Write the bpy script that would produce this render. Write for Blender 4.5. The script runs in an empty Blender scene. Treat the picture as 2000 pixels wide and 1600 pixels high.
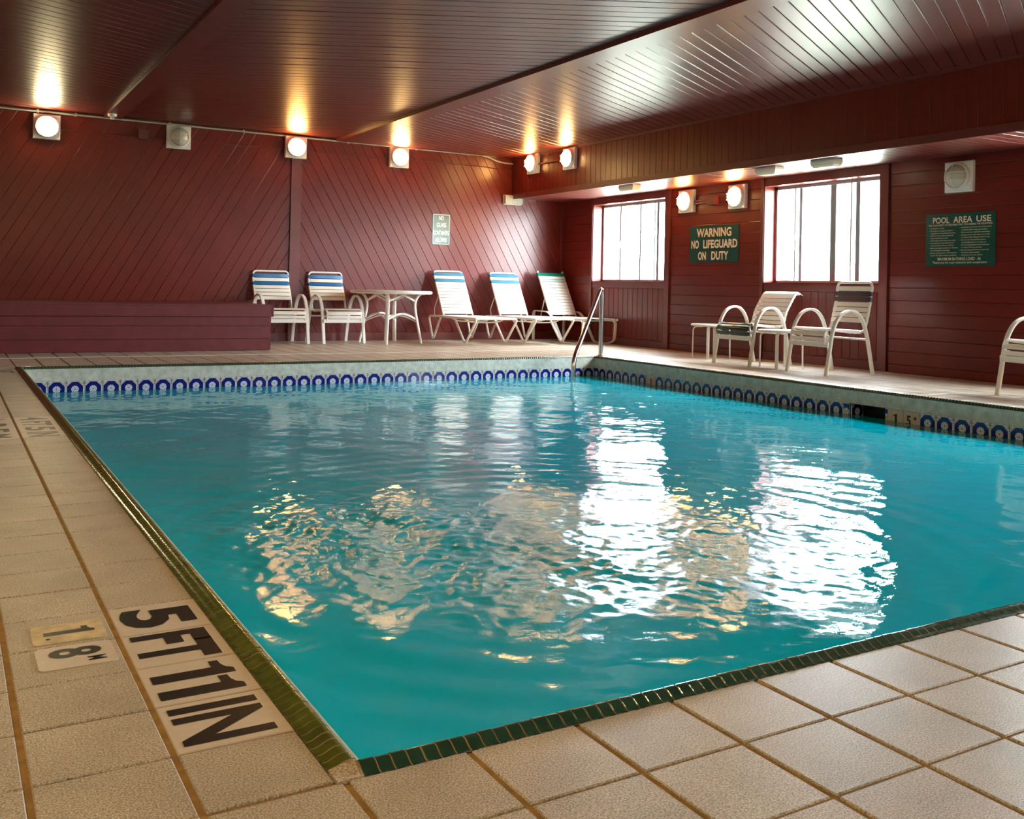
import bpy, math, random
import numpy as np
from mathutils import Vector, Matrix
random.seed(7); rng = np.random.default_rng(11)
C = bpy.context.scene.collection
S = bpy.context.scene
R = math.radians

# ------------------------------------------------------------------ camera
CAM = Vector((-0.33226, -1.39292, 0.74467))
yaw, pit, rol = R(30.268), R(-0.71), R(1.264)
F = Vector((math.sin(yaw)*math.cos(pit), math.cos(yaw)*math.cos(pit), -math.sin(pit)))
Rt = Vector((math.cos(yaw), -math.sin(yaw), 0)); U0 = Rt.cross(F)
RV = math.cos(rol)*Rt + math.sin(rol)*U0; UV = -math.sin(rol)*Rt + math.cos(rol)*U0
cd = bpy.data.cameras.new('camera'); cam = bpy.data.objects.new('camera', cd); C.objects.link(cam)
M = Matrix((RV, UV, -F)).transposed().to_4x4(); M.translation = CAM; cam.matrix_world = M
cd.sensor_width = 36; cd.lens = 1901.92/2000*36; cd.shift_y = -(800-539.96)/2000; cd.clip_start = .02; cd.clip_end = 300
S.camera = cam

# ------------------------------------------------------------------ world, exposure
SKY = 36.0
w = bpy.data.worlds.new('sky'); S.world = w; w.use_nodes = True
nt = w.node_tree; nt.nodes.clear()
bg = nt.nodes.new('ShaderNodeBackground'); ow = nt.nodes.new('ShaderNodeOutputWorld')
bg.inputs[0].default_value = (.88, .95, 1, 1); bg.inputs[1].default_value = SKY
nt.links.new(bg.outputs[0], ow.inputs[0])
S.view_settings.view_transform = 'Standard'; S.view_settings.look = 'None'
S.view_settings.exposure = 1.15; S.view_settings.gamma = 1; S.view_settings.use_curve_mapping = False
cy = S.cycles
cy.max_bounces = 8; cy.diffuse_bounces = 5; cy.glossy_bounces = 4; cy.transmission_bounces = 4; cy.transparent_max_bounces = 12
cy.caustics_reflective = False; cy.caustics_refractive = False; cy.sample_clamp_indirect = 6.0; cy.use_denoising = True

WX, WY, CZ, SZ, SX = 7.769, 10.994, 2.673, 2.067, 6.86
XL, YN = -1.55, -2.7
WIN = [(8.544, 10.179), (5.175, 6.778), (1.81, 3.41), (-1.56, .05)]; WZ0, WZ1 = .862, 1.986  # last two windows are out of view, added to light the foreground
for (a, b) in WIN:      # portals: they guide sampling of the sky through the window openings
    l = bpy.data.lights.new('window_portal', 'AREA'); l.shape = 'RECTANGLE'; l.size = b-a; l.size_y = WZ1-WZ0
    l.cycles.is_portal = True
    o = bpy.data.objects.new('window_portal', l); C.objects.link(o)
    o.location = (WX+.25, (a+b)/2, (WZ0+WZ1)/2); o.rotation_euler = (R(90), 0, R(90))

# ------------------------------------------------------------------ materials
def mat(name, col=(.5,.5,.5), rough=.5, metal=0, spec=.5, emit=None, es=0, coat=0, noise=None, bump=None, trans=0, alpha=1):
    """noise=(scale, amount, detail)  bump=(scale, strength, distance)"""
    m = bpy.data.materials.new(name); m.use_nodes = True; n = m.node_tree.nodes; L = m.node_tree.links
    b = n['Principled BSDF']; b.inputs['Base Color'].default_value = (*col, 1); b.inputs['Roughness'].default_value = rough
    b.inputs['Metallic'].default_value = metal; b.inputs['Specular IOR Level'].default_value = spec
    b.inputs['Coat Weight'].default_value = coat; b.inputs['Transmission Weight'].default_value = trans; b.inputs['Alpha'].default_value = alpha
    if emit: b.inputs['Emission Color'].default_value = (*emit, 1); b.inputs['Emission Strength'].default_value = es
    geo = n.new('ShaderNodeNewGeometry')
    if noise:
        t = n.new('ShaderNodeTexNoise'); t.inputs['Scale'].default_value = noise[0]; t.inputs['Detail'].default_value = noise[2]
        L.new(geo.outputs['Position'], t.inputs['Vector'])
        r = n.new('ShaderNodeMapRange'); r.inputs[1].default_value = .3; r.inputs[2].default_value = .7
        r.inputs[3].default_value = 1-noise[1]; r.inputs[4].default_value = 1+noise[1]
        L.new(t.outputs[0], r.inputs[0])
        mx = n.new('ShaderNodeVectorMath'); mx.operation = 'SCALE'; mx.inputs[0].default_value = col
        L.new(r.outputs[0], mx.inputs['Scale']); L.new(mx.outputs[0], b.inputs['Base Color'])
    if bump:
        t = n.new('ShaderNodeTexNoise'); t.inputs['Scale'].default_value = bump[0]; t.inputs['Detail'].default_value = 3
        L.new(geo.outputs['Position'], t.inputs['Vector'])
        bu = n.new('ShaderNodeBump'); bu.inputs['Strength'].default_value = bump[1]; bu.inputs['Distance'].default_value = bump[2]
        L.new(t.outputs[0], bu.inputs['Height']); L.new(bu.outputs[0], b.inputs['Normal'])
    return m

PAINT = (.135, .0140, .0092)
MW = mat('maroon_wall_paint', PAINT, .29, spec=.34, noise=(2.5, .12, 4), bump=(14, .18, .008))
MC = mat('maroon_ceiling_paint', (.13, .020, .016), .36, spec=.65, noise=(5, .10, 4), bump=(26, .10, .004))
MG = mat('maroon_joint', (.11, .014, .010), .4)
MT = mat('maroon_trim', (.135, .021, .018), .4, spec=.5, noise=(6, .14, 4), bump=(40, .15, .004))
MBX = mat('maroon_box_paint', (.15, .022, .028), .45, spec=.4, noise=(9, .16, 6), bump=(60, .2, .003))
GROUT = mat('brown_grout', (.34, .185, .055), .8, noise=(30, .25, 3))
MWHITE = mat('white_enamel', (.80, .78, .72), .32, spec=.5)
MCREAM = mat('cream_vinyl', (.80, .76, .66), .38, spec=.45)
MBLUE = mat('blue_vinyl', (.01, .13, .34), .35)
MTEAL = mat('teal_blue_vinyl', (.03, .19, .30), .35)
MNAVY = mat('dark_navy_vinyl', (.012, .025, .045), .35)
MGREEN = mat('green_vinyl', (.0, .16, .105), .3)
MPALEG = mat('pale_green_vinyl', (.42, .60, .52), .35)
MDKG = mat('dark_green_vinyl', (.008, .06, .045), .2)
MCAP = mat('black_cap', (.02, .02, .022), .4)
MCHROME = mat('brushed_steel', (.62, .62, .60), .18, metal=1)
MALU = mat('aluminium_frame', (.36, .40, .46), .45, metal=.3)
MPLATE = mat('white_fixture', (.78, .77, .74), .45)
MGLASSW = mat('frosted_glass', (.55, .53, .44), .22, spec=.7)
MLENS = mat('ribbed_clear_lens', (.88, .86, .70), .3, spec=.6)
MPIPE = mat('grey_conduit', (.42, .43, .38), .4, metal=.3)
MSIGN = mat('green_sign', (.004, .075, .062), .22, spec=.6)
MSIGNL = mat('cream_lettering', (.80, .73, .55), .5)
MSIGNW = mat('white_lettering', (.8, .84, .82), .4)
MBLACK = mat('black_glaze', (.012, .011, .010), .35)
MMARK = mat('cream_marker_tile', (.62, .50, .40), .35, noise=(40, .05, 3))
MSTICK = mat('yellowed_plate', (.62, .47, .27), .5, noise=(30, .25, 5))
MBEAM = mat('pool_render', (.56, .57, .50), .75, noise=(18, .22, 8), bump=(90, .4, .004))
MPLASTER = mat('pool_plaster', (.30, .68, .78), .7)
MSKIM = mat('dark_skimmer', (.01, .012, .012), .3)
MEDGE = mat('sealant', (.72, .70, .68), .5)
MGLAZE = mat('yellow_lit_green_glaze', (.095, .110, .018), .16, spec=.9, noise=(25, .25, 2))  # left coping's green glaze, with the yellow light on it put into the colour
MGLAZE2 = mat('bottle_green_glaze', (.022, .060, .036), .16, spec=.6, noise=(25, .2, 2))
MGROUTL = mat('tan_grout', (.30, .20, .10), .8)

def tile_material():
    m = mat('speckled_quarry_tile', (.5, .4, .3), .36, spec=.6, bump=(420, .35, .0012)); n = m.node_tree.nodes; L = m.node_tree.links
    b = n['Principled BSDF']; g = n.new('ShaderNodeNewGeometry')
    a = n.new('ShaderNodeTexNoise'); a.inputs['Scale'].default_value = 330; a.inputs['Detail'].default_value = 2
    c = n.new('ShaderNodeTexNoise'); c.inputs['Scale'].default_value = 7; c.inputs['Detail'].default_value = 5
    L.new(g.outputs['Position'], a.inputs['Vector']); L.new(g.outputs['Position'], c.inputs['Vector'])
    r = n.new('ShaderNodeValToRGB'); e = r.color_ramp.elements
    e[0].position = .33; e[0].color = (.24, .185, .13, 1); e[1].position = .66; e[1].color = (.70, .60, .48, 1)
    x = e.new(.5); x.color = (.48, .385, .285, 1)
    L.new(a.outputs[0], r.inputs[0])
    oi = n.new('ShaderNodeObjectInfo'); ad = n.new('ShaderNodeMath'); ad.operation = 'ADD'
    mr = n.new('ShaderNodeMapRange'); mr.inputs[1].default_value = .35; mr.inputs[2].default_value = .65; mr.inputs[3].default_value = .86; mr.inputs[4].default_value = 1.06
    L.new(c.outputs[0], mr.inputs[0])
    m2 = n.new('ShaderNodeMapRange'); m2.inputs[3].default_value = -.05; m2.inputs[4].default_value = .07
    L.new(oi.outputs['Random'], m2.inputs[0]); L.new(mr.outputs[0], ad.inputs[0]); L.new(m2.outputs[0], ad.inputs[1])
    s = n.new('ShaderNodeVectorMath'); s.operation = 'SCALE'; L.new(r.outputs[0], s.inputs[0]); L.new(ad.outputs[0], s.inputs['Scale'])
    L.new(s.outputs[0], b.inputs['Base Color']); return m
MTILE = tile_material()

def math_(n, L, op, a, b=None, clamp=False):
    x = n.new('ShaderNodeMath'); x.operation = op; x.use_clamp = clamp
    for i, v in enumerate((a, b)):
        if v is None: continue
        if isinstance(v, (int, float)): x.inputs[i].default_value = v
        else: L.new(v, x.inputs[i])
    return x.outputs[0]

def pattern_material():
    """glazed waterline tile: blue octagon with a white daisy, brown corner print; from the tile's own UV"""
    m = mat('blue_daisy_tile', (.8, .8, .8), .15, spec=.6); n = m.node_tree.nodes; L = m.node_tree.links; b = n['Principled BSDF']
    uv = n.new('ShaderNodeTexCoord'); sp = n.new('ShaderNodeSeparateXYZ'); L.new(uv.outputs['UV'], sp.inputs[0])
    f = lambda op, a, c=None: math_(n, L, op, a, c)
    x = f('SUBTRACT', sp.outputs[0], .5); y = f('SUBTRACT', sp.outputs[1], .5)
    ax = f('ABSOLUTE', x); ay = f('ABSOLUTE', y); d = f('ADD', ax, ay); mx = f('MAXIMUM', ax, ay)
    r = f('SQRT', f('ADD', f('MULTIPLY', x, x), f('MULTIPLY', y, y)))
    th = f('ARCTAN2', y, x); pet = f('COSINE', f('MULTIPLY', th, 10))
    octm = f('MULTIPLY', f('LESS_THAN', mx, .44), f('LESS_THAN', d, .61))
    line = f('MULTIPLY', f('GREATER_THAN', d, .655), f('LESS_THAN', d, .69))
    corner = f('GREATER_THAN', d, .74)
    wv = f('SINE', f('MULTIPLY', r, 110)); corner = f('MULTIPLY', corner, f('GREATER_THAN', f('ADD', wv, pet), .1))
    ring = f('LESS_THAN', r, .215)
    petal = f('MULTIPLY', f('GREATER_THAN', pet, -.55), f('MULTIPLY', f('LESS_THAN', r, .205), f('GREATER_THAN', r, .04)))
    def mix(fac, A, Bc):
        q = n.new('ShaderNodeMix'); q.data_type = 'RGBA'; L.new(fac, q.inputs[0])
        if isinstance(A, tuple): q.inputs[6].default_value = A
        else: L.new(A, q.inputs[6])
        q.inputs[7].default_value = Bc; return q.outputs[2]
    c = mix(octm, (.74, .76, .74, 1), (.006, .008, .17, 1))
    c = mix(line, c, (.25, .06, .10, 1)); c = mix(corner, c, (.33, .16, .14, 1))
    c = mix(ring, c, (.14, .18, .48, 1)); c = mix(petal, c, (.80, .82, .82, 1))
    L.new(c, b.inputs['Base Color']); return m
MPAT = pattern_material()

def water_material():
    m = bpy.data.materials.new('pool_water'); m.use_nodes = True; n = m.node_tree.nodes; L = m.node_tree.links; n.clear()
    out = n.new('ShaderNodeOutputMaterial'); g = n.new('ShaderNodeNewGeometry')
    gl = n.new('ShaderNodeBsdfGlossy'); gl.inputs['Roughness'].default_value = .02; gl.inputs['Color'].default_value = (1, 1, 1, 1)
    di = n.new('ShaderNodeBsdfDiffuse'); di.inputs['Color'].default_value = (.0, .55, .70, 1)
    tr = n.new('ShaderNodeBsdfTransparent'); tr.inputs['Color'].default_value = (.25, .80, .90, 1)
    m1 = n.new('ShaderNodeMixShader'); m1.inputs[0].default_value = .26; L.new(di.outputs[0], m1.inputs[1]); L.new(tr.outputs[0], m1.inputs[2])
    t = n.new('ShaderNodeTexNoise'); t.inputs['Scale'].default_value = 9; t.inputs['Detail'].default_value = 4
    t2 = n.new('ShaderNodeTexNoise'); t2.inputs['Scale'].default_value = 42; t2.inputs['Detail'].default_value = 5; t2.inputs['Roughness'].default_value = .62
    ds = n.new('ShaderNodeVectorMath'); ds.operation = 'DISTANCE'; ds.inputs[1].default_value = (1.55, 1.75, -.208)
    L.new(g.outputs['Position'], t2.inputs['Vector']); L.new(g.outputs['Position'], ds.inputs[0])
    mk = n.new('ShaderNodeMapRange'); mk.interpolation_type = 'SMOOTHSTEP'; mk.inputs[1].default_value = 1.35; mk.inputs[2].default_value = .45; mk.inputs[3].default_value = 0; mk.inputs[4].default_value = 1
    L.new(ds.outputs['Value'], mk.inputs[0])
    mp = n.new('ShaderNodeMapping'); mp.inputs['Scale'].default_value = (1.0, 1.6, 1); L.new(g.outputs['Position'], mp.inputs[0]); L.new(mp.outputs[0], t.inputs['Vector'])
    bu = n.new('ShaderNodeBump'); bu.inputs['Strength'].default_value = .10; bu.inputs['Distance'].default_value = .02; hh = math_(n, L, 'ADD', t.outputs[0], math_(n, L, 'MULTIPLY', math_(n, L, 'MULTIPLY', t2.outputs[0], mk.outputs[0]), 1.5)); L.new(hh, bu.inputs['Height'])
    fr = n.new('ShaderNodeFresnel'); fr.inputs[0].default_value = 1.34
    L.new(bu.outputs[0], fr.inputs['Normal']); L.new(bu.outputs[0], gl.inputs['Normal'])
    m2 = n.new('ShaderNodeMixShader'); L.new(fr.outputs[0], m2.inputs[0]); L.new(m1.outputs[0], m2.inputs[1]); L.new(gl.outputs[0], m2.inputs[2])
    L.new(m2.outputs[0], out.inputs[0]); return m
MWATER = water_material()

def glass_material():
    m = bpy.data.materials.new('window_glass'); m.use_nodes = True; n = m.node_tree.nodes; L = m.node_tree.links; n.clear()
    out = n.new('ShaderNodeOutputMaterial'); gl = n.new('ShaderNodeBsdfGlossy'); gl.inputs['Roughness'].default_value = .02
    tr = n.new('ShaderNodeBsdfTransparent'); tr.inputs['Color'].default_value = (.94, .96, .96, 1)
    lw = n.new('ShaderNodeLayerWeight'); lw.inputs[0].default_value = .5
    fr = math_(n, L, 'ADD', math_(n, L, 'MULTIPLY', math_(n, L, 'POWER', lw.outputs['Facing'], 5), .5), .02)
    m2 = n.new('ShaderNodeMixShader'); L.new(fr, m2.inputs[0]); L.new(tr.outputs[0], m2.inputs[1]); L.new(gl.outputs[0], m2.inputs[2])
    L.new(m2.outputs[0], out.inputs[0]); return m
MGLASS = glass_material()

# ------------------------------------------------------------------ mesh helpers
class MB:
    def __init__(s): s.v = []; s.f = []; s.uv = None
    def add(s, vs, fs):
        o = len(s.v); s.v += [tuple(v) for v in vs]; s.f += [tuple(i+o for i in f) for f in fs]; return s
    def box(s, x0, x1, y0, y1, z0, z1):
        x0, x1 = sorted((x0, x1)); y0, y1 = sorted((y0, y1)); z0, z1 = sorted((z0, z1))
        return s.add([(x0,y0,z0),(x1,y0,z0),(x1,y1,z0),(x0,y1,z0),(x0,y0,z1),(x1,y0,z1),(x1,y1,z1),(x0,y1,z1)],
                     [(0,3,2,1),(4,5,6,7),(0,1,5,4),(1,2,6,5),(2,3,7,6),(3,0,4,7)])
    def bevbox(s, x0, x1, y0, y1, z0, z1, b=.004):
        """box whose top (z1) edge is chamfered"""
        v = [(x0,y0,z0),(x1,y0,z0),(x1,y1,z0),(x0,y1,z0),(x0,y0,z1-b),(x1,y0,z1-b),(x1,y1,z1-b),(x0,y1,z1-b),
             (x0+b,y0+b,z1),(x1-b,y0+b,z1),(x1-b,y1-b,z1),(x0+b,y1-b,z1)]
        q = [(0,3,2,1),(8,9,10,11)]
        for a in (0, 4):
            for i in range(4): j = (i+1) % 4; q.append((a+i, a+j, a+4+j, a+4+i))
        return s.add(v, q)
    def sweep(s, path, prof, side=None, closed=False, caps=True):
        """prof: 2D points (along side axis, along normal)"""
        P = [Vector(p) for p in path]; n = len(P); k = len(prof); vs = []; fs = []
        nrm = None
        for i in range(n):
            if closed: t = (P[(i+1) % n]-P[i-1])
            else: t = P[min(i+1, n-1)]-P[max(i-1, 0)]
            t.normalize()
            if side is not None:
                sd = Vector(side); sd = (sd - t*sd.dot(t)).normalized(); nn = t.cross(sd)
            else:
                if nrm is None:
                    a = Vector((0,0,1)) if abs(t.z) < .9 else Vector((1,0,0)); nrm = (a - t*a.dot(t)).normalized()
                else: nrm = (nrm - t*nrm.dot(t)).normalized()
                nn = nrm; sd = nn.cross(t)
            for (a, b) in prof: vs.append(P[i] + sd*a + nn*b)
        m = n if closed else n-1
        for i in range(m):
            for j in range(k):
                a = i*k+j; b = i*k+(j+1) % k; c = ((i+1) % n)*k+(j+1) % k; d = ((i+1) % n)*k+j; fs.append((a, b, c, d))
        if caps and not closed: fs.append(tuple(range(k))[::-1]); fs.append(tuple(range((n-1)*k, n*k)))
        return s.add(vs, fs)
    def tube(s, path, r, seg=8, closed=False): return s.sweep(path, circ(r, seg), None, closed)
    def lathe(s, prof, seg=24, o=(0,0,0), axis='Z'):
        vs = []; fs = []; k = len(prof)
        for i in range(seg):
            a = 2*math.pi*i/seg
            for (r, h) in prof:
                p = (r*math.cos(a), r*math.sin(a), h)
                if axis == 'Y': p = (p[0], -p[2], p[1])     # height runs towards -y
                vs.append((p[0]+o[0], p[1]+o[1], p[2]+o[2]))
        for i in range(seg):
            for j in range(k-1):
                a = i*k+j; b = ((i+1) % seg)*k+j; fs.append((a, b, b+1, a+1))
        return s.add(vs, fs)
def circ(r, seg=8): return [(r*math.cos(2*math.pi*i/seg), r*math.sin(2*math.pi*i/seg)) for i in range(seg)]
def oval(a, b, seg=10): return [(a*math.cos(2*math.pi*i/seg), b*math.sin(2*math.pi*i/seg)) for i in range(seg)]
def flat(wd, th, c=.003):
    a, b = wd/2, th/2; return [(-a+c,-b),(a-c,-b),(a,-b+c),(a,b-c),(a-c,b),(-a+c,b),(-a,b-c),(-a,-b+c)]
def spline(pts, n=6, closed=False):
    P = [Vector(p) for p in pts]; out = []; m = len(P)
    for i in range(m if closed else m-1):
        if closed: a, b, c, d = P[i-1], P[i], P[(i+1) % m], P[(i+2) % m]
        else: a, b, c, d = P[max(i-1,0)], P[i], P[i+1], P[min(i+2,m-1)]
        for k in range(n):
            t = k/n; out.append(.5*((2*b)+(-a+c)*t+(2*a-5*b+4*c-d)*t*t+(-a+3*b-3*c+d)*t**3))
    if not closed: out.append(P[-1])
    return out
def fillet(pts, r, n=5):
    P = [Vector(p) for p in pts]; out = [P[0]]
    for i in range(1, len(P)-1):
        a = P[i-1]-P[i]; b = P[i+1]-P[i]; q = min(r, a.length*.49, b.length*.49)
        A = P[i]+a.normalized()*q; B = P[i]+b.normalized()*q
        for k in range(n+1):
            t = k/n; out.append((1-t)**2*A+2*t*(1-t)*P[i]+t*t*B)
    out.append(P[-1]); return out

def mesh(name, mb, m, smooth=False):
    me = bpy.data.meshes.new(name); me.from_pydata(mb.v, [], mb.f); me.materials.append(m)
    if mb.uv:
        ul = me.uv_layers.new(name='UVMap')
        for i, c in enumerate(mb.uv): ul.data[i].uv = c
    if smooth:
        me.polygons.foreach_set('use_smooth', [True]*len(me.polygons)); me.set_sharp_from_angle(angle=R(38))
    me.update(); return me
def tag(o, label=None, cat=None, group=None, kind=None):
    if label: o['label'] = label
    if cat: o['category'] = cat
    if group: o['group'] = group
    if kind: o['kind'] = kind
    return o
def obj(name, mb, m, parent=None, smooth=False, **k):
    o = bpy.data.objects.new(name, mesh(name, mb, m, smooth) if isinstance(mb, MB) else mb); C.objects.link(o)
    if parent is not None: o.parent = parent
    return tag(o, **k)
def empty(name, loc=(0,0,0), rz=0, **k):
    o = bpy.data.objects.new(name, None); C.objects.link(o); o.location = loc; o.rotation_euler = (0,0,rz); o.empty_display_size = .1
    return tag(o, **k)
def dup(root, loc, rz, label=None, group=None):
    r = root.copy(); C.objects.link(r); r.location = loc; r.rotation_euler = (0,0,rz)
    if label: r['label'] = label
    if group: r['group'] = group
    for ch in list(root.children):
        c = ch.copy(); C.objects.link(c); c.parent = r
        for g in ch.children: d = g.copy(); C.objects.link(d); d.parent = c
    return r
def text_mb(txt, W=None, H=None, bold=0.0, thick=.001, track=1.0):
    """flat lettering centred on the origin in the xy plane, fitted to W x H"""
    if txt in ('1', '11'):
        gl = [(.38,0),(.70,0),(.70,1),(.52,1),(.44,.92),(.30,.88),(.12,.87),(.12,.75),(.38,.75)]; mb = MB(); n = len(txt)
        for k in range(n):
            off = 0 if n == 1 else (-.26 if k == 0 else .26); sc = W if n == 1 else W*.46
            mb.add([((x-.41)*sc/.58+off*W, (y-.5)*H, thick) for x, y in gl], [(0,1,2,3,4,5,6,7,8)])
        return mb
    cu = bpy.data.curves.new('t', 'FONT'); cu.body = txt; cu.size = 1; cu.offset = bold; cu.resolution_u = 3; cu.space_character = track
    o = bpy.data.objects.new('t', cu); C.objects.link(o); dg = bpy.context.evaluated_depsgraph_get()
    me = bpy.data.meshes.new_from_object(o.evaluated_get(dg))
    v = [tuple(q.co) for q in me.vertices]; f = [tuple(p.vertices) for p in me.polygons]
    bpy.data.objects.remove(o); bpy.data.curves.remove(cu); bpy.data.meshes.remove(me)
    x0 = min(p[0] for p in v); x1 = max(p[0] for p in v); y0 = min(p[1] for p in v); y1 = max(p[1] for p in v)
    sy = H/(y1-y0) if H else None; sx = W/(x1-x0) if W else sy
    if sy is None: sy = sx
    mb = MB(); mb.add([((p[0]-(x0+x1)/2)*sx, (p[1]-(y0+y1)/2)*sy, thick) for p in v], f); return mb
def xf(mb, fn): mb.v = [tuple(fn(Vector(p))) for p in mb.v]; return mb

# ---- boards: strips of a family of parallel lines clipped to a rectangle of a plane
def clip(poly, nx, ny, d):       # keep nx*x+ny*y <= d
    out = []
    for i in range(len(poly)):
        a, b = poly[i], poly[(i+1) % len(poly)]; fa = nx*a[0]+ny*a[1]-d; fb = nx*b[0]+ny*b[1]-d
        if fa <= 0: out.append(a)
        if fa*fb < 0: t = fa/(fa-fb); out.append((a[0]+t*(b[0]-a[0]), a[1]+t*(b[1]-a[1])))
    return out
def area(p): return abs(sum(p[i][0]*p[(i+1) % len(p)][1]-p[(i+1) % len(p)][0]*p[i][1] for i in range(len(p))))/2
def inset(poly, d):
    if sum(poly[i][0]*poly[(i+1) % len(poly)][1]-poly[(i+1) % len(poly)][0]*poly[i][1] for i in range(len(poly))) < 0: poly = poly[::-1]
    out = list(poly)
    for i in range(len(poly)):
        a, b = poly[i], poly[(i+1) % len(poly)]; L = math.hypot(b[0]-a[0], b[1]-a[1])
        if L < 1e-6: continue
        nx, ny = (b[1]-a[1])/L, -(b[0]-a[0])/L; out = clip(out, nx, ny, nx*a[0]+ny*a[1]-d)
        if len(out) < 3: return None, poly
    return out, poly
def boards(parent, m, rect, ang, pitch, phase, P, N, gap=.002, th=.013, name='board', bev=.0032, kmin=None, kmax=None):
    """rect=(a0,a1,b0,b1) in plane coords; lines run at angle ang; P(a,b)->3D on the face plane; N: normal into the room"""
    nx, ny = -math.sin(ang), math.cos(ang); N = Vector(N)
    cs = [(rect[i], rect[j]) for i, j in ((0,2),(1,2),(1,3),(0,3))]; ds = [nx*a+ny*b for a, b in cs]
    k0 = math.floor((min(ds)-phase)/pitch); k1 = math.ceil((max(ds)-phase)/pitch); cnt = 0
    for k in range(k0, k1):
        p = clip(cs, nx, ny, phase+(k+1)*pitch-gap/2)
        if len(p) < 3: continue
        p = clip(p, -nx, -ny, -(phase+k*pitch+gap/2))
        if len(p) < 3 or area(p) < 2e-4: continue
        q, p = inset(p, bev)
        if q is None or len(q) < 3: continue
        c = (sum(x[0] for x in p)/len(p), sum(x[1] for x in p)/len(p)); j = random.uniform(-.0008, .0008)
        c3 = Vector(P(*c)); mb = MB()
        low = [Vector(P(*x))-N*th-c3 for x in p]; mid = [Vector(P(*x))-N*bev*.8-c3 for x in p]; top = [Vector(P(*x))+N*j-c3 for x in q]
        n = len(p); mt = len(top)
        mb.add(low+mid, [(i, (i+1) % n, n+(i+1) % n, n+i) for i in range(n)])
        # bevel ring: if same corner count, quads; else fan it by nearest
        if mt == n:
            # align start
            s0 = min(range(n), key=lambda s: sum((top[(i+s) % n]-mid[i]).length for i in range(n)))
            top = [top[(i+s0) % n] for i in range(n)]
            o = len(mb.v); mb.add(top, [tuple(range(n))]); mb.f += [(n+i, n+(i+1) % n, o+(i+1) % n, o+i) for i in range(n)]
        else: mb.add(mid, [tuple(range(n))])
        o = obj(name, mb, m, parent); o.location = c3; cnt += 1
    return cnt

def struct(name, mb, m, **k): return obj(name, mb, m, kind='structure', **k)

# ================================================================== ROOM SHELL
TH = .013
# ---- back wall
wb = struct('wall_back', MB().box(XL, WX+.3, WY+TH, WY+.25, -.1, 3.0), MG)
Pb = lambda a, b: (a, WY, b)
boards(wb, MW, (XL+.02, 3.535, .107, 2.70), R(60.5), .1245, (-math.sin(R(60.5))*1.860) % .1245, Pb, (0,-1,0))
boards(wb, MW, (3.673, 7.735, .107, 2.70), R(-60), .1250, (math.sin(R(60))*4.430), Pb, (0,-1,0))
trims = [0]
def trim(x0, x1, y0, y1, z0, z1, m=MT):
    trims[0] += 1; return struct('trim_%d' % trims[0], MB().box(x0, x1, y0, y1, z0, z1), m)
trim(3.537, 3.675, WY-.022, WY+TH, 0, 2.66)
trim(3.675, WX, WY-.008, WY+TH, 0, .107); trim(XL, 3.537, WY-.006, WY+TH, 0, .107)
trim(7.735, WX, WY-.006, WY+TH, .107, 2.067)
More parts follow.
